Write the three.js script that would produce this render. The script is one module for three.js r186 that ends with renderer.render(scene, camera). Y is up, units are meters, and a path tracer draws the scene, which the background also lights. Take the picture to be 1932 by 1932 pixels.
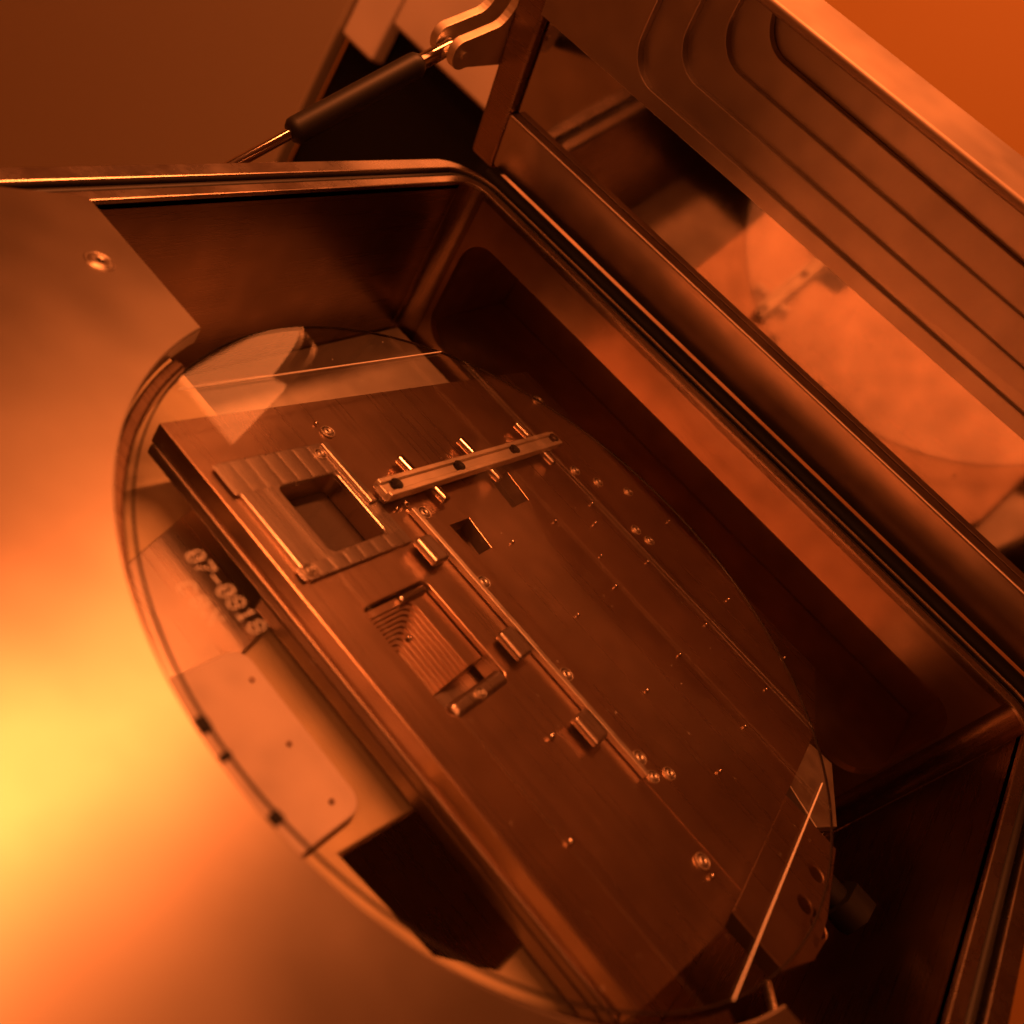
import * as THREE from 'three';
import { RectAreaLightUniformsLib } from 'three/addons/lights/RectAreaLightUniformsLib.js';
import { mergeGeometries } from 'three/addons/utils/BufferGeometryUtils.js';
import { RoundedBoxGeometry } from 'three/addons/geometries/RoundedBoxGeometry.js';

// ------------------------------------------------------------------ camera, light, exposure
RectAreaLightUniformsLib.init();
const scene = new THREE.Scene();
scene.background = new THREE.Color(0, 0, 0);
const renderer = new THREE.WebGLRenderer({ antialias: true });
renderer.toneMapping = THREE.LinearToneMapping;
renderer.toneMappingExposure = 0.84;
renderer.shadowMap.enabled = true;

// the photograph's camera, in the frame of the round wafer (origin at its centre, y its normal)
const CAM = new THREE.Vector3(0.0286962, 0.1167141, 0.1795998);
const RIGHT = new THREE.Vector3(0.6601, 0.5563, -0.5048), DOWN = new THREE.Vector3(0.7191, -0.6622, 0.2106), FWD = new THREE.Vector3(-0.2171, -0.502, -0.8372);
const FOCAL = 1563.48, HALF = 966;
const camera = new THREE.PerspectiveCamera(63.42, 1, 0.005, 20);
camera.position.copy(CAM);
camera.quaternion.setFromRotationMatrix(new THREE.Matrix4().makeBasis(RIGHT.clone(), DOWN.clone().negate(), FWD.clone().negate()));
camera.focus = 0.262;
camera.userData.fStop = 10;
scene.add(camera);

// amber safe-light of a lithography room
const AMBER = new THREE.Color(1, 0.21, 0.045);
const lampSpecs = [
  // name, centre, target, width, height, strength
  ['ceiling_lamp', [-0.45, 1.25, -0.11], [-0.45, 0, -0.11], 0.12, 0.96, 82, 'long amber lamp strip under the ceiling over the left side'],
  ['ceiling_lamp', [-0.22, 1.25, 0.95], [-0.24, 0, 0.5], 1.7, 0.55, 4.6, 'wide amber lamp panel under the ceiling over the open chamber'],
  ['wall_lamp', [-0.9, 0.84, -1.21], [-0.9, 0.84, 0], 0.8, 0.66, 2.4, 'square amber lamp panel high on the back wall with dark bars added to break its reflection'],
];
// ------------------------------------------------------------------ helpers
const V = (x, y, z) => new THREE.Vector3(x, y, z);
const ray = (px, py) => RIGHT.clone().multiplyScalar((px - HALF) / FOCAL).addScaledVector(DOWN, (py - HALF) / FOCAL).add(FWD).normalize();
const onY = (px, py, y) => { const r = ray(px, py); return CAM.clone().addScaledVector(r, (y - CAM.y) / r.y); };
const onZ = (px, py, z) => { const r = ray(px, py); return CAM.clone().addScaledVector(r, (z - CAM.z) / r.z); };
let seed = 11;
const rnd = () => { seed = (seed * 1664525 + 1013904223) >>> 0; return seed / 4294967296; };
const taken = new Map();
function numbered(n) { const k = taken.get(n) || 0; taken.set(n, k + 1); return k ? `${n}_${String(k).padStart(3, '0')}` : n; }
function tagged(o, label, category, group) { o.userData.label = label; o.userData.category = category; if (group) o.userData.group = group; return o; }
function shadow(m) { m.castShadow = m.receiveShadow = true; return m; }
function thing(name, label, category, pos = [0, 0, 0], rx = 0, group) {
  const g = new THREE.Group(); g.name = numbered(name); g.position.set(...pos); g.rotation.x = rx; scene.add(g);
  return tagged(g, label, category, group);
}
function part(name, geo, mat, parent) { const m = shadow(new THREE.Mesh(geo, mat)); m.name = parent === scene ? numbered(name) : name; parent.add(m); return m; }
// uv in metres from the largest normal component
function boxUV(geo, s = 1) {
  const g = geo.index ? geo.toNonIndexed() : geo; const p = g.attributes.position, n = g.attributes.normal, uv = new Float32Array(p.count * 2);
  for (let i = 0; i < p.count; i++) {
    const ax = Math.abs(n.getX(i)), ay = Math.abs(n.getY(i)), az = Math.abs(n.getZ(i)); let u, v;
    if (ay >= ax && ay >= az) { u = p.getX(i); v = p.getZ(i); } else if (az >= ax) { u = p.getX(i); v = p.getY(i); } else { u = p.getZ(i); v = p.getY(i); }
    uv[2 * i] = u * s; uv[2 * i + 1] = v * s;
  }
  g.setAttribute('uv', new THREE.BufferAttribute(uv, 2)); return g;
}
const box = (x0, x1, y0, y1, z0, z1, r = 0.0004) => {
  const a = Math.abs(x1 - x0), b = Math.abs(y1 - y0), c = Math.abs(z1 - z0);
  const g = new RoundedBoxGeometry(a, b, c, 2, Math.min(r, a * 0.45, b * 0.45, c * 0.45)); g.translate((x0 + x1) / 2, (y0 + y1) / 2, (z0 + z1) / 2); return boxUV(g);
};
function rrect(path, x0, x1, y0, y1, r) {
  path.moveTo(x0 + r, y0); path.lineTo(x1 - r, y0); path.absarc(x1 - r, y0 + r, r, -Math.PI / 2, 0); path.lineTo(x1, y1 - r); path.absarc(x1 - r, y1 - r, r, 0, Math.PI / 2);
  path.lineTo(x0 + r, y1); path.absarc(x0 + r, y1 - r, r, Math.PI / 2, Math.PI); path.lineTo(x0, y0 + r); path.absarc(x0 + r, y0 + r, r, Math.PI, Math.PI * 1.5); return path;
}
// extrude a shape drawn in (x, -z) so that its top lies at y = top
function slab(shape, top, thick, bevel = 0.0003, seg = 24) {
  const g = new THREE.ExtrudeGeometry(shape, { depth: thick - 2 * bevel, bevelEnabled: bevel > 0, bevelThickness: bevel, bevelSize: bevel, bevelOffset: -bevel, bevelSegments: 2, curveSegments: seg });
  g.rotateX(-Math.PI / 2); g.translate(0, top - thick + bevel, 0); return boxUV(g);
}
const poly = (pts) => new THREE.Shape(pts.map(([x, z]) => new THREE.Vector2(x, -z)));

// ------------------------------------------------------------------ procedural textures
function tex(n, fn, srgb = false, rep = 1) {
  const d = new Uint8Array(n * n * 4);
  for (let y = 0; y < n; y++) for (let x = 0; x < n; x++) { const c = fn(x, y); const i = 4 * (y * n + x); d[i] = c[0]; d[i + 1] = c[1]; d[i + 2] = c[2]; d[i + 3] = 255; }
  const t = new THREE.DataTexture(d, n, n); t.wrapS = t.wrapT = THREE.RepeatWrapping; t.magFilter = THREE.LinearFilter; t.minFilter = THREE.LinearMipmapLinearFilter; t.generateMipmaps = true;
  if (srgb) t.colorSpace = THREE.SRGBColorSpace; t.repeat.set(rep, rep); t.needsUpdate = true; return t;
}
function noiseGrid(n, cells, sx = 1, sy = 1) { // tileable value noise
  const cx = Math.max(1, Math.round(cells * sx)), cy = Math.max(1, Math.round(cells * sy)), g = Array.from({ length: cx * cy }, rnd);
  return (x, y) => {
    const u = x / n * cx, v = y / n * cy, i = Math.floor(u), j = Math.floor(v), a = u - i, b = v - j, s = a * a * (3 - 2 * a), t = b * b * (3 - 2 * b);
    const q = (p, r) => g[((r % cy) + cy) % cy * cx + ((p % cx) + cx) % cx];
    return (q(i, j) * (1 - s) + q(i + 1, j) * s) * (1 - t) + (q(i, j + 1) * (1 - s) + q(i + 1, j + 1) * s) * t;
  };
}
const N = 512;
// brushed along u: fine streaks; values around mid grey
const b1 = noiseGrid(N, 8, 0.5, 32), b2 = noiseGrid(N, 16, 0.4, 16), b3 = noiseGrid(N, 6), b4 = noiseGrid(N, 24), b5 = noiseGrid(N, 90);
const brushed = (lo, hi) => tex(N, (x, y) => { const v = 255 * (lo + (hi - lo) * (0.45 * b1(x, y) + 0.3 * b2(x, y) + 0.25 * b3(x, y))); return [v, v, v]; });
const mottled = (lo, hi) => tex(N, (x, y) => { const v = 255 * (lo + (hi - lo) * (0.5 * b3(x, y) + 0.3 * b4(x, y) + 0.2 * b5(x, y))); return [v, v, v]; });
const brushBump = brushed(0, 1), mottle = mottled(0.55, 1), brushRough = brushed(0.7, 1), soft = mottled(0.88, 1), fineBrush = brushed(0.8, 1), tint = tex(N, (x, y) => { const v = 205 + 50 * (0.6 * b3(x, y) + 0.4 * b4(x, y)); return [v, v * 0.985, v * 0.97]; }, true);
const rep = (t, r, ry = r) => { const c = t.clone(); c.repeat.set(r, ry); c.needsUpdate = true; return c; };
function metal(color, rough, o = {}) {
  return new THREE.MeshPhysicalMaterial({ color: new THREE.Color(...color), metalness: o.m ?? 1, roughness: rough, map: rep(tint, o.tr ?? 7), roughnessMap: rep(o.fine ? fineBrush : o.soft ? soft : o.brush ? brushRough : mottle, o.rr ?? 9), bumpMap: o.bump ? rep(o.brush ? brushBump : mottle, o.br ?? 20) : null, bumpScale: o.bump ?? 0, ...(o.x || {}) });
}
const M = {
  deck: metal([0.56, 0.51, 0.45], 0.43, { soft: true, bump: 0.0000006, br: 5, rr: 4, tr: 4, x: { anisotropy: 0.7, anisotropyRotation: Math.PI / 2 } }),
  cabinet: new THREE.MeshPhysicalMaterial({ color: new THREE.Color(0.62, 0.56, 0.46), metalness: 0.75, roughness: 0.55 }),
  plate: metal([0.7, 0.53, 0.42], 0.32, { fine: true, bump: 0.0000012, br: 9, rr: 6 }),
  insert: metal([0.72, 0.66, 0.62], 0.34, { brush: true, bump: 0.000004 }),
  bright: metal([0.86, 0.8, 0.74], 0.16),
  rail: metal([0.96, 0.9, 0.8], 0.58, { brush: true }),
  bounce_shelf: new THREE.MeshPhysicalMaterial({ color: new THREE.Color(0.6, 0.56, 0.5), roughness: 0.5, metalness: 0.2, map: rep(tint, 9) }),
  slotWallLit: metal([0.66, 0.5, 0.4], 0.36, { brush: true, bump: 0.000002 }),  // chamber metal painted lighter to stand for light on the slot wall
  wall: metal([0.38, 0.27, 0.2], 0.34, { brush: true, bump: 0.000004 }),  // darker than the slot wall, carrying the shade inside the chamber
  rim: metal([0.62, 0.56, 0.52], 0.36),
  lid: metal([0.6, 0.52, 0.46], 0.4, { brush: true, bump: 0.000006 }),
  lip: metal([0.5, 0.42, 0.36], 0.62, { soft: true }),
  mirror: metal([0.56, 0.5, 0.46], 0.11, { bump: 0.000002, br: 7 }),
  block: metal([0.55, 0.5, 0.46], 0.4, { soft: true, bump: 0.000003, br: 8 }),
  limb: new THREE.MeshPhysicalMaterial({ color: new THREE.Color(0.03, 0.024, 0.02), roughness: 0.2 }),
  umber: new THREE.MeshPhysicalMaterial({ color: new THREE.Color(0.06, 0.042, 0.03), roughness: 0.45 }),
  sideRail: metal([0.34, 0.28, 0.24], 0.4, { brush: true, bump: 0.00001, br: 8 }),
  tray: metal([0.8, 0.7, 0.5], 0.5, { m: 0.25 }),
  pad: new THREE.MeshPhysicalMaterial({ color: new THREE.Color(0.78, 0.72, 0.7), roughness: 0.55, map: rep(tint, 9) }),
  brownPlate: metal([0.5, 0.34, 0.24], 0.5, { m: 0.4 }),
  dark: new THREE.MeshPhysicalMaterial({ color: new THREE.Color(0.02, 0.016, 0.013), roughness: 0.6, roughnessMap: rep(mottle, 8) }),
  black: new THREE.MeshPhysicalMaterial({ color: new THREE.Color(0.009, 0.008, 0.007), roughness: 0.7, specularIntensity: 0.35, roughnessMap: rep(mottle, 12) }),
  rubber: new THREE.MeshPhysicalMaterial({ color: new THREE.Color(0.014, 0.013, 0.012), roughness: 0.5 }),
  slot: metal([0.7, 0.55, 0.45], 0.55),
  paint: new THREE.MeshPhysicalMaterial({ color: new THREE.Color(0.84, 0.78, 0.74), roughness: 0.6, map: rep(tint, 1.5) }),
  wallPaint: new THREE.MeshPhysicalMaterial({ color: new THREE.Color(0.36, 0.28, 0.18), roughness: 0.7, map: rep(tint, 1.2) }),
  orangePaint: new THREE.MeshPhysicalMaterial({ color: new THREE.Color(0.66, 0.38, 0.1), roughness: 0.55 }),
  glass: new THREE.MeshPhysicalMaterial({ color: 0xffffff, roughness: 0.0, metalness: 0, transmission: 1, thickness: 0, ior: 1.6 }),
  etch: new THREE.MeshPhysicalMaterial({ color: new THREE.Color(0.95, 0.93, 0.9), roughness: 0.6 }),
  satin: metal([0.85, 0.8, 0.74], 0.55),
};
// ------------------------------------------------------------------ lamps and the far surroundings
for (const [name, c, t, w, h, k, label] of lampSpecs) {
  const g = thing(name, label, 'lamp', c); g.lookAt(...t);
  const housing = new THREE.MeshPhysicalMaterial({ color: new THREE.Color(0.6, 0.6, 0.6), roughness: 0.6 });
  part('housing', new RoundedBoxGeometry(w + 0.03, h + 0.03, 0.04, 2, 0.008).translate(0, 0, -0.024), housing, g);
  const glow = new THREE.MeshStandardMaterial({ color: 0x331100, emissive: AMBER, emissiveIntensity: 0.6 });
  part('diffuser', new RoundedBoxGeometry(w, h, 0.004, 1, 0.0015), glow, g);
  if (name === 'wall_lamp') for (const [x, w1, a] of [[-0.17, 0.07, 0.5], [0.12, 0.05, -0.62]]) { const added_bar = new RoundedBoxGeometry(w1, h * 1.25, 0.012, 2, 0.004); added_bar.rotateZ(a); added_bar.translate(x, 0, 0.03); part('added_bar', added_bar, M.black, g); }  // bars added to draw dark gaps into the wafer reflection
  const l = new THREE.RectAreaLight(AMBER, k, w, h); l.position.set(0, 0, 0.006); l.lookAt(0, 0, 0); l.rotation.set(0, Math.PI, 0); l.castShadow = true; g.add(l);
}
const struct = (name, geo, mat) => { const m = part(name, geo, mat, scene); m.userData.kind = 'structure'; return m; };
struct('ceiling', boxUV(new THREE.BoxGeometry(3.3, 0.04, 3.0)).translate(0, 1.33, 0.2), M.wallPaint);
struct('floor', boxUV(new THREE.BoxGeometry(3.3, 0.04, 3.0)).translate(0, -0.92, 0.2), M.wallPaint);
struct('back_wall', boxUV(new THREE.BoxGeometry(3.3, 2.2, 0.05)).translate(0, 0.205, -1.27), M.orangePaint);
struct('front_wall', boxUV(new THREE.BoxGeometry(3.3, 2.2, 0.05)).translate(0, 0.205, 1.67), M.wallPaint);
struct('left_wall', boxUV(new THREE.BoxGeometry(0.05, 2.2, 2.88)).translate(-1.62, 0.205, 0.2), M.wallPaint);
struct('right_wall', boxUV(new THREE.BoxGeometry(0.05, 2.2, 2.88)).translate(1.62, 0.205, 0.2), M.wallPaint);
// cabinet panels behind the chamber
{
  const z = -0.5;
  const panel = (name, x0, x1, y0, y1, dz, mat, label) => tagged(part(name, box(x0, x1, y0, y1, z + dz - 0.02, z + dz, 0.004), mat, scene), label, 'cabinet');
  panel('equipment_cabinet', -1.5, -0.5885, -0.75, 0.1, 0, M.cabinet, 'large brown satin cabinet panel behind the gas strut');
  panel('equipment_cabinet', -0.5865, -0.541, -0.071, 0.16, -0.004, M.paint, 'narrow pale panel with a low cut corner beside the brown cabinet panel');
  panel('dark_gap_panel', -0.6, -0.12, -0.7, 0.05, -0.03, M.black, 'flat black panel painting the unlit gap behind the gas strut');  // flat black sheet put where the gap is only unlit
  panel('equipment_cabinet', -0.537, -0.40, -0.0315, 0.13, -0.002, M.paint, 'pale panel behind the hinge bracket of the lid');
}
// ------------------------------------------------------------------ vacuum chamber (its own frame, tilted about x)
const TILT = THREE.MathUtils.degToRad(10.3), P0 = [0, 0.0117, -0.122];
const XL = -0.149, XR = 0.1305, WN = 0.43, UT = 0.018, UB = -0.12;
const ch = thing('vacuum_chamber', 'open steel vacuum chamber with rounded wall slot and black seal round its rim', 'chamber', P0, TILT);
{
  const ring = (o0, o1, r0, r1, oh = o1) => { const s = new THREE.Shape(); rrect(s, XL - o1, XR + o1, -(WN + o1), oh, r1); const h = new THREE.Path(); rrect(h, XL - o0, XR + o0, -(WN + o0), o0, r0); s.holes.push(h); return s; };
  part('rim_inner_land', slab(ring(0, 0.0040, 0.008, 0.012), UT, 0.0036, 0.0004), M.rim, ch);
  part('rim_outer_land', slab(ring(0.0082, 0.0140, 0.0162, 0.0205, 0.0096), UT + 0.0003, 0.008, 0.0005), M.rim, ch);
  part('seal_groove', slab(ring(0.0038, 0.0086, 0.0118, 0.0166), UT - 0.0035, 0.004, 0), M.black, ch);
  // o-ring: tube along a rounded rectangle
  const op = new THREE.Path(); rrect(op, XL - 0.0061, XR + 0.0061, -(WN + 0.0061), 0.0061, 0.0141);
  const oc = new THREE.CatmullRomCurve3(op.getSpacedPoints(260).map((p) => V(p.x, UT - 0.0022, -p.y)), true);
  part('o_ring', new THREE.TubeGeometry(oc, 420, 0.0015, 10, true), M.rubber, ch);
  // walls
  const R = 0.008, WT = 0.0036, UW = UT - 0.0012;
  const wallShape = new THREE.Shape(); rrect(wallShape, XL + R, XR - R, UB, UW, 0.0005);
  const slotHole = new THREE.Path(); rrect(slotHole, -0.1385, 0.1215, -0.052, 0.0005, 0.0125); wallShape.holes.push(slotHole);
  const wg = new THREE.ExtrudeGeometry(wallShape, { depth: WT, bevelEnabled: false, curveSegments: 16 }); wg.translate(0, 0, -WT);
  part('slot_wall', boxUV(wg), M.slotWallLit, ch);
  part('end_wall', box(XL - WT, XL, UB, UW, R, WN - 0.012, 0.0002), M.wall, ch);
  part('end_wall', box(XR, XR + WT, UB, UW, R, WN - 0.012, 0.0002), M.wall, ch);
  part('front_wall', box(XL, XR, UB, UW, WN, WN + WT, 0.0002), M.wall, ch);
  part('bounce_shelf', box(XL + 0.0005, -0.05, -0.064, -0.058, 0.004, 0.12, 0.0006), M.bounce_shelf, ch);  // unseen, added to brighten what the polished lid strip reflects
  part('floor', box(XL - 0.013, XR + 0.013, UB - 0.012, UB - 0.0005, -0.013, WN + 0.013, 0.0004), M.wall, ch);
  for (const [sx, cx] of [[-1, XL + R], [1, XR - R]]) { // rounded inner corners
    const g = new THREE.CylinderGeometry(R, R, UW - UB, 16, 1, true, sx < 0 ? Math.PI : Math.PI / 2, Math.PI / 2); g.translate(cx, (UW + UB) / 2, R);
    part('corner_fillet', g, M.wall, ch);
  }
  // load-lock tunnel behind the slot
  part('slot_tunnel', mergeGeometries([box(-0.16, 0.145, -0.07, -0.058, -0.075, -0.0041), box(-0.16, 0.145, 0.006, 0.012, -0.075, -0.0041), box(-0.16, -0.148, -0.058, 0.006, -0.075, -0.0041), box(0.132, 0.145, -0.058, 0.006, -0.075, -0.0041), box(-0.16, 0.145, -0.07, 0.012, -0.085, -0.0752)]), M.slot, ch);
}
// ------------------------------------------------------------------ stage plate below the wafer
const YP = -0.012;
const st = thing('stage_plate', 'machined metal stage plate with windows, clips and a linear rail under the round wafer', 'stage plate');
const P = (px, py, y = YP) => onY(px, py, y);
{
  const zL = 0.0552, x0 = -0.0822, x1 = 0.087, zLedge = 0.0055, zF = -0.1195;
  // lower level (towards the camera) with two openings
  const lower = poly([[x0, zL], [0.079, zL], [x1, 0.02], [x1, zLedge - 0.004], [-0.0468, zLedge - 0.004], [-0.0468, zF], [x0, zF]]);
  const fr = [-0.0562, -0.0347, 0.0195, 0.0398]; // frame window x0 x1 z0 z1
  { const h = new THREE.Path(); rrect(h, fr[0], fr[1], -fr[3], -fr[2], 0.0018); lower.holes.push(h); }
  const pk = [-0.0192, 0.0132, 0.0192, 0.0432];
  { const h = new THREE.Path(); rrect(h, pk[0], pk[1], -pk[3], -pk[2], 0.0022); lower.holes.push(h); }
  part('lower_plate', slab(lower, YP, 0.006, 0.00025), M.plate, st);
  part('plate_side_rail', box(x0 + 0.001, 0.0785, YP - 0.0085, YP - 0.0052, zL - 0.006, zL + 0.0012, 0.0008), M.sideRail, st);
  part('plate_side_rail', box(-0.036, 0.0772, YP - 0.014, YP - 0.0088, zL - 0.008, zL + 0.0004, 0.0012), M.sideRail, st);
  // upper level
  const upper = poly([[-0.0466, zLedge], [-0.039, zLedge], [0.053, zLedge], [x1, zLedge], [x1, -0.0825], [0.077, zF], [-0.0466, zF]]);
  const w1 = [P(925, 907), P(955, 890), P(996, 944), P(966, 959)], w2 = [P(848, 992), P(884, 978), P(926, 1034), P(900, 1049)];
  for (const w of [w1, w2]) upper.holes.push(new THREE.Path(w.map((p) => new THREE.Vector2(p.x, -p.z))));
  part('upper_plate', slab(upper, YP + 0.00025, 0.005, 0.00012), M.plate, st);
  part('under_tray', box(x0 + 0.004, x1 - 0.004, YP - 0.024, YP - 0.0235, zF + 0.006, zL - 0.009, 0.0002), M.brownPlate, st);
  // ledge strip along the step
  part('ledge_strip', box(-0.0385, 0.053, YP + 0.0004, YP + 0.0022, zLedge - 0.0012, zLedge + 0.0005, 0.0002), M.satin, st);
  // notched arm at the far end with three large holes
  const arm = poly([[x1 + 0.0004, 0.012], [0.104, 0.012], [0.1105, 0.0], [0.1105, -0.016], [0.107, -0.043], [x1 + 0.0004, -0.043]]);
  for (const [px, py, r] of [[1540, 1648, 0.0024], [1519, 1706, 0.0024], [1545, 1752, 0.0024]]) { const c = P(px, py, YP - 0.001); const h = new THREE.Path(); h.absarc(c.x, -c.z, r, 0, Math.PI * 2); arm.holes.push(h); }
  part('end_arm', slab(arm, YP - 0.001, 0.005, 0.0004), M.plate, st);
  part('end_block', slab(poly([[1524, 1398], [1489, 1480], [1541, 1562], [1580, 1560], [1570, 1440]].map(([x, y]) => { const p = P(x, y, YP - 0.0065); return [p.x, p.z]; })), YP - 0.0065, 0.003, 0.0003), M.satin, st);
  // ribbed insert frame round the first window
  const insert = new THREE.Shape(); rrect(insert, -0.0668, -0.0298, -0.0508, -0.0135, 0.0006);
  { const h = new THREE.Path(); rrect(h, fr[0], fr[1], -fr[3], -fr[2], 0.0018); insert.holes.push(h); }
  const ins = part('ribbed_insert', slab(insert, YP + 0.0011, 0.0014, 0.0003), M.insert, st);
  for (let i = 0; i < 7; i++) for (const [a, b] of [[-0.0662, fr[0] - 0.0006], [fr[1] + 0.0008, -0.0304]]) {
    const z = 0.0188 + i * 0.0051 + rnd() * 0.0006; if (z > 0.0500) continue;
    const g = new THREE.CylinderGeometry(0.0027, 0.0027, b - a, 24, 1); g.rotateZ(Math.PI / 2); g.scale(1, 0.032, 1); g.translate((a + b) / 2, YP + 0.00108, z); part('rib', g, M.insert, ins);
  }
  part('side_ridge', box(-0.0660, -0.0440, YP + 0.001, YP + 0.0021, 0.0145, 0.0172, 0.0009), M.insert, ins);
  part('window_shade_sheet', box(fr[0] - 0.003, fr[1] + 0.003, YP - 0.0072, YP - 0.0064, fr[2] - 0.003, fr[3] + 0.003, 0.0002), M.umber, st);  // dark sheet close under the window, painting its unlit depth
  // stepped pocket: nested L-shaped terraces with rounded inner corners going down
  const nS = 9;
  for (let k = 0; k < nS; k++) {
    const e = 0.0004 + k * 0.00002, X0 = pk[0] + e, X1 = pk[1] - 0.0075 - e, Z0 = pk[2] + e, Z1 = pk[3] - e, a = pk[0] + 0.0105 - k * 0.00098, c = pk[2] + 0.0165 - k * 0.0012, r = 0.0016 + 0.0002 * k;
    const sh = new THREE.Shape(); sh.moveTo(X0, -Z0); sh.lineTo(X0, -Z1); sh.lineTo(a, -Z1); sh.lineTo(a, -(c + r)); sh.quadraticCurveTo(a, -c, a + r, -c); sh.lineTo(X1, -c); sh.lineTo(X1, -Z0); sh.closePath();
    part('contour_step', slab(sh, YP - 0.0066 + k * 0.0006, 0.0012, 0.0001, 6), M.plate, st);
  }
  part('pocket_floor', box(pk[0], pk[1], YP - 0.0084, YP - 0.0074, pk[2], pk[3], 0.0002), M.insert, st);
  part('pocket_wall', box(pk[0] + 0.0005, pk[0] + 0.003, YP - 0.006, YP - 0.0004, pk[2] + 0.0005, pk[2] + 0.011, 0.001), M.bright, st);
  part('pocket_bar', box(pk[1] - 0.0033, pk[1] + 0.0012, YP - 0.0035, YP + 0.0009, pk[2] + 0.0008, pk[3] - 0.001, 0.0016), M.insert, st);
  // linear rail with four counterbored holes
  const yr = YP + 0.0055, q0 = onY(722, 915, yr), q1 = onY(1056, 826, yr), xr = (q0.x + q1.x) / 2;
  const rl = part('linear_rail', mergeGeometries([box(xr - 0.0030, xr + 0.0030, YP + 0.0026, yr - 0.0008, q1.z, q0.z, 0.0003), ...[-0.0023, 0.0023].map((o) => box(xr + o - 0.0009, xr + o + 0.0009, YP + 0.003, yr, q1.z + 0.003, q0.z, 0.0004)), box(xr - 0.0030, xr + 0.0030, YP + 0.003, yr - 0.0003, q1.z, q1.z + 0.0035, 0.0003)]), M.rail, st);
  part('rail_foot', box(xr - 0.0022, xr + 0.0022, YP + 0.0007, YP + 0.0027, q1.z + 0.001, q0.z - 0.001, 0.0002), M.insert, rl);
  for (const [px, py] of [[748, 911], [867, 877], [971, 846], [1046, 826]]) {
    const c = onY(px, py, yr); const g = new THREE.LatheGeometry([[0.0002, -0.0001], [0.0009, -0.0001], [0.0011, 0.0002], [0.0018, 0.0002], [0.0019, 0.0004], [0.0019, -0.0008]].map(([r, y]) => new THREE.Vector2(r, y)), 20); g.translate(xr, yr - 0.0002, c.z); part('rail_bolt', g, M.black, rl);
  }
  // spring clips
  const clip = (c, len, ang, wdt = 0.0034) => { const g = new RoundedBoxGeometry(wdt, 0.0024, len, 3, 0.0009); g.rotateY(ang); g.translate(c.x, YP + 0.0026, c.z); return boxUV(g); };
  for (const [px, py] of [[815, 1036], [972, 1213], [1114, 1372]]) { const c = onY(px, py, YP + 0.003); const m = part('edge_clip', clip(c, 0.0062, 0, 0.0088), M.insert, st); part('clip_foot', box(c.x - 0.0036, c.x + 0.0036, YP + 0.0004, YP + 0.0018, c.z - 0.004, c.z + 0.001, 0.0003), M.dark, m); }
  for (const [px, py, l] of [[826, 928, 0.0036], [880, 844, 0.0034], [985, 813, 0.0034], [765, 878, 0.003], [930, 893, 0.0032], [1032, 862, 0.0034]]) part('rail_clip', clip(onY(px, py, YP + 0.0025), 0.003, 0.05, l * 2.2), M.bright, st);
  // screws with a bright countersink and a dark socket
  const screw = (px, py, r = 0.0021, up = 0.0003) => {
    const c = P(px, py, YP + up), lathe = (pts) => new THREE.LatheGeometry(pts.map(([a, b]) => new THREE.Vector2(a * r, b)), 26).translate(c.x, YP + up, c.z);
    const m = part('screw', lathe([[0.02, 0.0003], [0.3, 0.0003], [0.34, 0.0006], [0.5, 0.00055], [0.62, 0.0003], [0.66, -0.0001]]), M.satin, st);
    part('countersink', lathe([[0.64, 0.00004], [0.8, 0.0001], [0.9, 0.00035]]), M.umber, m);
    part('chamfer_ring', lathe([[0.88, 0.00025], [0.93, 0.0004], [1, 0.0003], [1.04, -0.0001]]), M.rail, m);
    const s = new THREE.CylinderGeometry(0.28 * r, 0.28 * r, 0.0002, 6); s.translate(c.x, YP + up + 0.0003, c.z); part('socket', s, M.black, m);
  };
  for (const [px, py, r, up] of [[618, 815], [604, 857, 0.0018, 0.0012], [583, 1075, 0.0016, 0.0012], [800, 968], [912, 1099], [1068, 1273], [1206, 1430], [1232, 1466, 0.0018], [1262, 1460, 0.0019], [1325, 1625], [906, 1308, 0.0015, 0.001], [1200, 1000], [1225, 1020], [1085, 888], [1128, 910], [1185, 928], [1015, 755]]) screw(px, py, r, up);
  // locating pins
  const pinG = new THREE.LatheGeometry([[0.00072, -0.0002], [0.0007, 0.0005], [0.00055, 0.00085], [0.0003, 0.001], [0, 0.00104]].map(([a, b]) => new THREE.Vector2(a, b)), 14);
  for (const [px, py, s] of [[595, 801], [747, 962], [1046, 985], [965, 1025], [1115, 952], [1121, 989], [1132, 1051], [1220, 1062], [1160, 1108], [1088, 1162], [1280, 1237], [1330, 1180], [1218, 1305], [1403, 1372], [1443, 1302], [1355, 1457], [1038, 1392, 1.3], [1073, 1590, 1.3], [1341, 1655, 1.2], [1371, 1133], [1477, 1243], [1260, 985], [770, 1206, 1.1], [762, 955, 1.6]]) {
    const c = P(px, py); const m = part('locating_pin', pinG, M.bright, st); m.position.set(c.x, YP + (c.z < zLedge ? 0.00025 : 0), c.z); if (s) m.scale.setScalar(s);
  }
}
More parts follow.
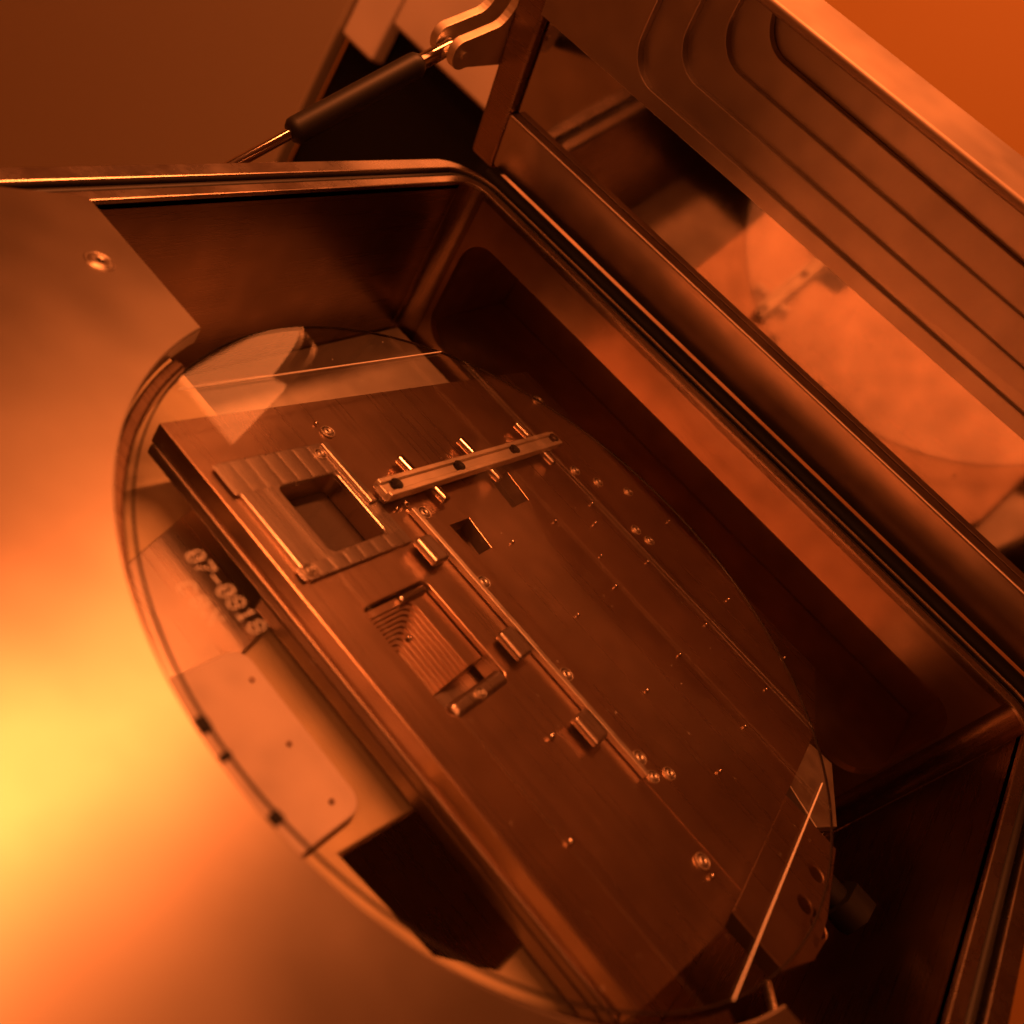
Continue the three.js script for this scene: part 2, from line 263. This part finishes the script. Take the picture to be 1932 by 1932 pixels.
// ------------------------------------------------------------------ added tray standing in for the reflections on the left of the wafer
const YT = -0.03;
{
  const tr = thing('reflection_tray', 'added tray and pale rounded pad standing in for amber reflections in the wafer', 'tray');
  const T = (a) => poly(a.map(([x, y]) => { const p = onY(x, y, YT); return [p.x, p.z]; }));
  const tray = poly([[-0.125, 0.14], [0.086, 0.14], [0.086, 0.018], [-0.125, 0.018]]);
  const opening = [[640, 1610], [858, 1478], [1012, 1755], [945, 1830], [820, 1800]].map(([x, y]) => onY(x, y, YT));  // cut to the outline of a dark reflection in the wafer
  tray.holes.push(new THREE.Path(opening.map((p) => new THREE.Vector2(p.x, -p.z))));
  part('reflection_plate', slab(tray, YT - 0.0002, 0.006, 0.0006), M.tray, tr);
  part('reflection_band', slab(T([[180, 1120], [480, 862], [640, 1045], [330, 1365]]), YT + 0.0018, 0.0016, 0.0003), M.insert, tr);  // raised plate drawing a darker band of the wafer reflection
  const a = onY(440, 1268, YT), b = onY(615, 1545, YT), c = onY(380, 1330, YT);
  const s = new THREE.Shape(); const x0 = a.x - 0.004, x1 = b.x + 0.003, z1 = c.z + 0.012, z0 = (a.z + b.z) / 2 - 0.006; rrect(s, x0, x1, -z1, -z0, 0.0045);
  const pad = part('reflection_pad', slab(s, YT + 0.0024, 0.0022, 0.0005), M.pad, tr);  // solid pad in place of a bright panel reflected in the wafer
  for (const [px, py] of [[475, 1283], [545, 1404], [625, 1513]]) { const q = onY(px, py, YT + 0.0024); const g = new THREE.CylinderGeometry(0.0007, 0.0007, 0.0006, 12); g.translate(q.x, YT + 0.0024, q.z); part('reflection_dot', g, M.sideRail, pad); }  // small cylinders for the dots in that reflected panel
}
// ------------------------------------------------------------------ glass wafer
{
  const w = thing('glass_wafer', 'round clear glass wafer with scribed lines and dot engraved number over the stage plate', 'wafer');
  const g0 = new THREE.CircleGeometry(0.1, 192).rotateX(-Math.PI / 2), g = mergeGeometries([g0, g0.clone().rotateX(Math.PI).translate(0, -0.0007, 0)]); part('wafer_disc', g, M.glass, w);
  const e = new THREE.LatheGeometry([[0.0999, 0.00002], [0.1002, -0.0001], [0.1003, -0.0004], [0.1002, -0.0007], [0.0999, -0.0008]].map(([a, b]) => new THREE.Vector2(a, b)), 192);
  part('wafer_edge', e, M.limb, w);
  const line = (p, q, r) => { const c = new THREE.LineCurve3(V(p.x, 0.0001, p.z), V(q.x, 0.0001, q.z)); part('scribed_line', new THREE.TubeGeometry(c, 1, r, 6), M.etch, w); };
  line(onY(336, 735, 0), onY(832, 664, 0), 0.00018); line(onY(1551, 1478, 0), onY(1383, 1888, 0), 0.00018); line(onY(375, 725, 0), onY(560, 703, 0), 0.00006);
  const dust = []; for (let i = 0; i < 130; i++) { const a = rnd() * 6.283, r = 0.098 * Math.sqrt(rnd()), d = new THREE.IcosahedronGeometry(0.00005 + 0.00009 * rnd() * rnd(), 0).scale(1 + rnd(), 0.4, 1); dust.push(d.translate(Math.cos(a) * r, 0.00005, Math.sin(a) * r)); }
  part('dust_specks', mergeGeometries(dust), M.etch, w).userData.kind = 'stuff';
  // dot matrix writing
  const F = { 0: ['01110', '10001', '10011', '10101', '11001', '10001', '01110'], 7: ['11111', '00001', '00010', '00100', '00100', '01000', '01000'], '-': ['00000', '00000', '00000', '11111', '00000', '00000', '00000'], 8: ['01110', '10001', '10001', '01110', '10001', '10001', '01110'], 1: ['00100', '01100', '00100', '00100', '00100', '00100', '01110'], C: ['01110', '10001', '10000', '10000', '10000', '10001', '01110'], X: ['10001', '10001', '01010', '00100', '01010', '10001', '10001'] };
  const dot = new THREE.SphereGeometry(0.00025, 8, 6).scale(1, 0.7, 1);
  const write = (text, p, q) => { const n = text.length - 1; [...text].forEach((chr, i) => {
    const c = p.clone().lerp(q, n ? i / n : 0), dots = [];
    F[chr].forEach((row, r) => [...row].forEach((b, k) => { if (b === '1') dots.push(dot.clone().translate(c.x + (k - 2) * 0.00048, 0.00008, c.z + (r - 3) * 0.00056)); }));
    part('engraved_character', mergeGeometries(dots), M.etch, w); }); };
  write('07-0818', onY(369, 1050, 0), onY(484, 1183, 0)); write('C8X', onY(353, 1110, 0), onY(402, 1165, 0));
}
// ------------------------------------------------------------------ deck plate round the wafer
const YD = 0.004;
{
  const dk = thing('deck_plate', 'broad satin metal deck plate with a round cut-out embracing the wafer', 'deck plate');
  const zE = 0.0405, rc = 0.1045, s = new THREE.Shape(), a0 = Math.asin(zE / rc);
  s.moveTo(-0.1462, -zE); s.lineTo(-rc * Math.cos(a0), -zE); s.absarc(0, 0, rc, Math.PI + a0, 2 * Math.PI - a0, false); s.lineTo(0.128, -zE); s.lineTo(0.128, -0.3); s.lineTo(-0.1462, -0.3); s.closePath();
  part('deck_sheet', slab(s, YD, 0.005, 0.0004, 96), M.deck, dk);
  const r = new THREE.Shape(), a1 = Math.asin(0.047 / 0.1); r.absarc(0, 0, 0.1043, Math.PI + a1, 2 * Math.PI - a1, false); r.absarc(0, 0, 0.1012, 2 * Math.PI - a1, Math.PI + a1, true); r.closePath();
  part('retaining_ring', slab(r, YD - 0.0052, 0.006, 0.0006, 96), M.wall, dk);
  const c = onY(188, 493, YD), g = new THREE.LatheGeometry([[0.0008, 0], [0.0011, 0.0004], [0.0024, 0.0005], [0.0027, 0.0001], [0.0031, 0.0001], [0.0034, 0.0003], [0.0037, -0.0001]].map(([a, b]) => new THREE.Vector2(a, b)), 28); g.translate(c.x, YD, c.z);
  const sc = part('deck_screw', g, M.deck, dk); const so = new THREE.CylinderGeometry(0.001, 0.001, 0.0003, 6); so.translate(c.x, YD + 0.0001, c.z); part('socket', so, M.black, sc);
  for (const [px, py, l] of [[405, 1365, 0.0028], [530, 1537, 0.0022], [440, 1425, 0.0012]]) { const q = onY(px, py, YD - 0.002), t = new RoundedBoxGeometry(l, 0.0016, 0.0022, 2, 0.0003); t.rotateY(Math.atan2(q.x, q.z)); const n = Math.hypot(q.x, q.z); t.translate(q.x / n * 0.1035, YD - 0.0005, q.z / n * 0.1035); part('retaining_tab', t, M.black, dk); }
}
// ------------------------------------------------------------------ lid
const PHI = THREE.MathUtils.degToRad(77), cT = Math.cos(TILT), sT = Math.sin(TILT);
const toWorld = (x, u, w) => V(x, P0[1] + u * cT - w * sT, P0[2] + u * sT + w * cT);
{
  const hp = toWorld(0, 0.020, -0.022);
  const lid = thing('chamber_lid', 'heavy hinged chamber lid standing open with a polished strip and a stepped block', 'lid', hp.toArray(), TILT + Math.PI / 2 - PHI);
  const xa = -0.1588, xb = 0.30;
  part('flange', box(xa, xb, -0.002, 0.0215, -0.016, 0, 0.001), M.lid, lid);
  part('polished_panel', box(xa, xb, 0.0217, 0.0655, -0.016, -0.0045, 0.0004), M.mirror, lid);
  { const g = new THREE.CylinderGeometry(0.0042, 0.0042, xb - xa - 0.004, 24, 1); g.rotateZ(Math.PI / 2); g.translate((xa + xb) / 2, -0.0055, 0.0035); part('gap_shade_rod', g, M.black, lid); }  // black rod added to darken the gap between rim and lid
  // stepped block: five plates, each with a smaller opening than the one in front of it
  const s0 = 0.0615, s1 = 0.1085, steps = [[-0.117, 0.067], [-0.1045, 0.0766], [-0.094, 0.0867], [-0.084, 0.0965]], tk = 0.0032, zf = 0.0016, xc = 0.17;
  for (let k = 0; k < 4; k++) {
    const [hx, hs] = steps[k], r = k < 3 ? 0.012 : 0.0115, sh = new THREE.Shape();
    sh.moveTo(xa, s0); sh.lineTo(xc, s0); sh.lineTo(xc, hs); sh.lineTo(hx + r, hs); sh.absarc(hx + r, hs + r, r, -Math.PI / 2, Math.PI, true); sh.lineTo(hx, s1); sh.lineTo(xa, s1); sh.closePath();
    const g = new THREE.ExtrudeGeometry(sh, { depth: tk - 0.0006, bevelEnabled: true, bevelThickness: 0.0003, bevelSize: 0.0003, bevelOffset: -0.0003, bevelSegments: 2, curveSegments: 20 }); g.translate(0, 0, zf - (k + 1) * (tk + 0.00002) + 0.0003);
    { const p = g.attributes.position; for (let i = 0; i < p.count; i++) { const f = 1 - 0.94 * THREE.MathUtils.clamp((p.getX(i) + 0.1) / 0.27, 0, 1); p.setZ(i, zf - (zf - p.getZ(i)) * f); } g.computeVertexNormals(); }
    part('block_step', boxUV(g), M.block, lid);
  }
  { const g = new THREE.BoxGeometry(xc - xa, s1 - s0, 1, 12); g.translate((xa + xc) / 2, (s0 + s1) / 2, 0); const p = g.attributes.position; for (let i = 0; i < p.count; i++) { const f = 1 - 0.94 * THREE.MathUtils.clamp((p.getX(i) + 0.1) / 0.27, 0, 1); p.setZ(i, p.getZ(i) < 0 ? -0.022 : zf - (4 * (tk + 0.00002) + 0.0001) * f - 0.0001); } g.computeVertexNormals(); part('block_back', boxUV(g), M.block, lid); }
  { const g = new THREE.SphereGeometry(1, 28, 18); g.scale(0.0125, 0.0042, 0.0022); g.rotateZ(-0.06); g.translate(0.03, 0.0985, zf - 3 * tk - 0.0008); part('scoop_boss', boxUV(g), M.block, lid); }
  part('outer_lip', box(xa + 0.002, xb, s1 + 0.0002, s1 + 0.0035, -0.022, 0.0036, 0.0016), M.lip, lid);
  part('hinge_arm', box(xa - 0.0145, xa - 0.0003, -0.006, 0.125, -0.022, -0.001, 0.0025), M.wall, lid);
  // clevis for the strut
  const px = -0.1795;
  const prong = (x0, x1) => { const sh = new THREE.Shape(); sh.moveTo(0.004, 0.016); sh.lineTo(0.03, 0.0185); sh.absarc(0.033, 0.0235, 0.0055, -Math.PI / 2, Math.PI / 2, false); sh.lineTo(0.018, 0.032); sh.quadraticCurveTo(0.009, 0.035, 0.006, 0.06); sh.lineTo(-0.004, 0.06); sh.lineTo(-0.004, 0.016); sh.closePath();
    const g = new THREE.ExtrudeGeometry(sh, { depth: x1 - x0 - 0.0006, bevelEnabled: true, bevelThickness: 0.0003, bevelSize: 0.0003, bevelSegments: 2, curveSegments: 12 }); g.applyMatrix4(new THREE.Matrix4().makeBasis(V(0, 0, 1), V(0, 1, 0), V(-1, 0, 0))); g.translate(x1 - 0.0003, 0.0165, -0.0135); return boxUV(g); };
  part('clevis', mergeGeometries([prong(px - 0.0066, px - 0.003), prong(px + 0.003, px + 0.0066), box(px - 0.005, xa - 0.0142, 0.034, 0.076, -0.018, -0.011, 0.0008)]), M.rail, lid);
}
// ------------------------------------------------------------------ gas strut
{
  const A = toWorld(-0.1795, 0.0105, 0.0812), B = toWorld(-0.1795, 0.0545, 0.006);
  const gs = thing('gas_strut', 'black gas strut with a bright rod holding up the lid', 'gas strut', A.toArray());
  const d = B.clone().sub(A), L = d.length(), q = new THREE.Quaternion().setFromUnitVectors(V(0, 1, 0), d.clone().normalize());
  const lathe = (pts, seg = 28) => { const g = new THREE.LatheGeometry(pts.map(([r, t]) => new THREE.Vector2(r, t)), seg); g.applyQuaternion(q); return g; };
  const f = L / 0.0872;
  part('lower_rod', lathe([[0, -0.03], [0.0019, -0.03], [0.0019, 0.014 * f], [0, 0.014 * f]]), M.bright, gs);
  part('cylinder', lathe([[0.0015, 0.0135 * f], [0.0032, 0.0135 * f], [0.0044, 0.0150 * f], [0.0046, 0.0165 * f], [0.0046, 0.068 * f], [0.0043, 0.0702 * f], [0.003, 0.072 * f], [0, 0.072 * f]]), M.rubber, gs);
  part('upper_rod', lathe([[0, 0.0718 * f], [0.0028, 0.0718 * f], [0.0028, 0.081 * f], [0.0027, 0.0812 * f], [0.0027, 0.0855 * f], [0.0018, 0.089 * f], [0, 0.09 * f]]), M.bright, gs);
  const pin = new THREE.CylinderGeometry(0.0016, 0.0016, 0.0148, 16); pin.rotateZ(Math.PI / 2); pin.translate(d.x, d.y, d.z); part('pivot_pin', pin, M.rail, gs);
}
// ------------------------------------------------------------------ things at the right end of the chamber
{
  const c = onY(1446, 1852, -0.05), e = onY(1478, 1985, -0.05), len = e.distanceTo(c), rod = thing('threaded_rod', 'thin threaded rod lying beyond the end of the stage plate', 'threaded rod', c.toArray());
  rod.quaternion.setFromUnitVectors(V(0, 1, 0), e.clone().sub(c).normalize());
  part('core', new THREE.CylinderGeometry(0.0014, 0.0014, len, 14).translate(0, len / 2, 0), M.wall, rod);
  const pts = []; for (let i = 0; i <= 600; i++) { const a = i / 14 * Math.PI * 2; pts.push(V(Math.cos(a) * 0.00145, i / 600 * len, Math.sin(a) * 0.00145)); }
  part('thread', new THREE.TubeGeometry(new THREE.CatmullRomCurve3(pts), 900, 0.0002, 5), M.rail, rod);
  const k = onY(1600, 1712, -0.02), hx = new THREE.CylinderGeometry(0.0068, 0.0068, 0.007, 6); hx.rotateZ(Math.PI / 2); hx.rotateX(0.3);
  const knob = thing('hexagonal_knob', 'black hexagonal knob beside the end arm of the stage plate', 'knob', [k.x, -0.02, k.z]);
  part('knob_body', hx, M.black, knob); part('knob_collar', new THREE.CylinderGeometry(0.004, 0.004, 0.006, 20).rotateZ(Math.PI / 2).translate(-0.006, -0.001, 0), M.black, knob);
}
renderer.render(scene, camera);
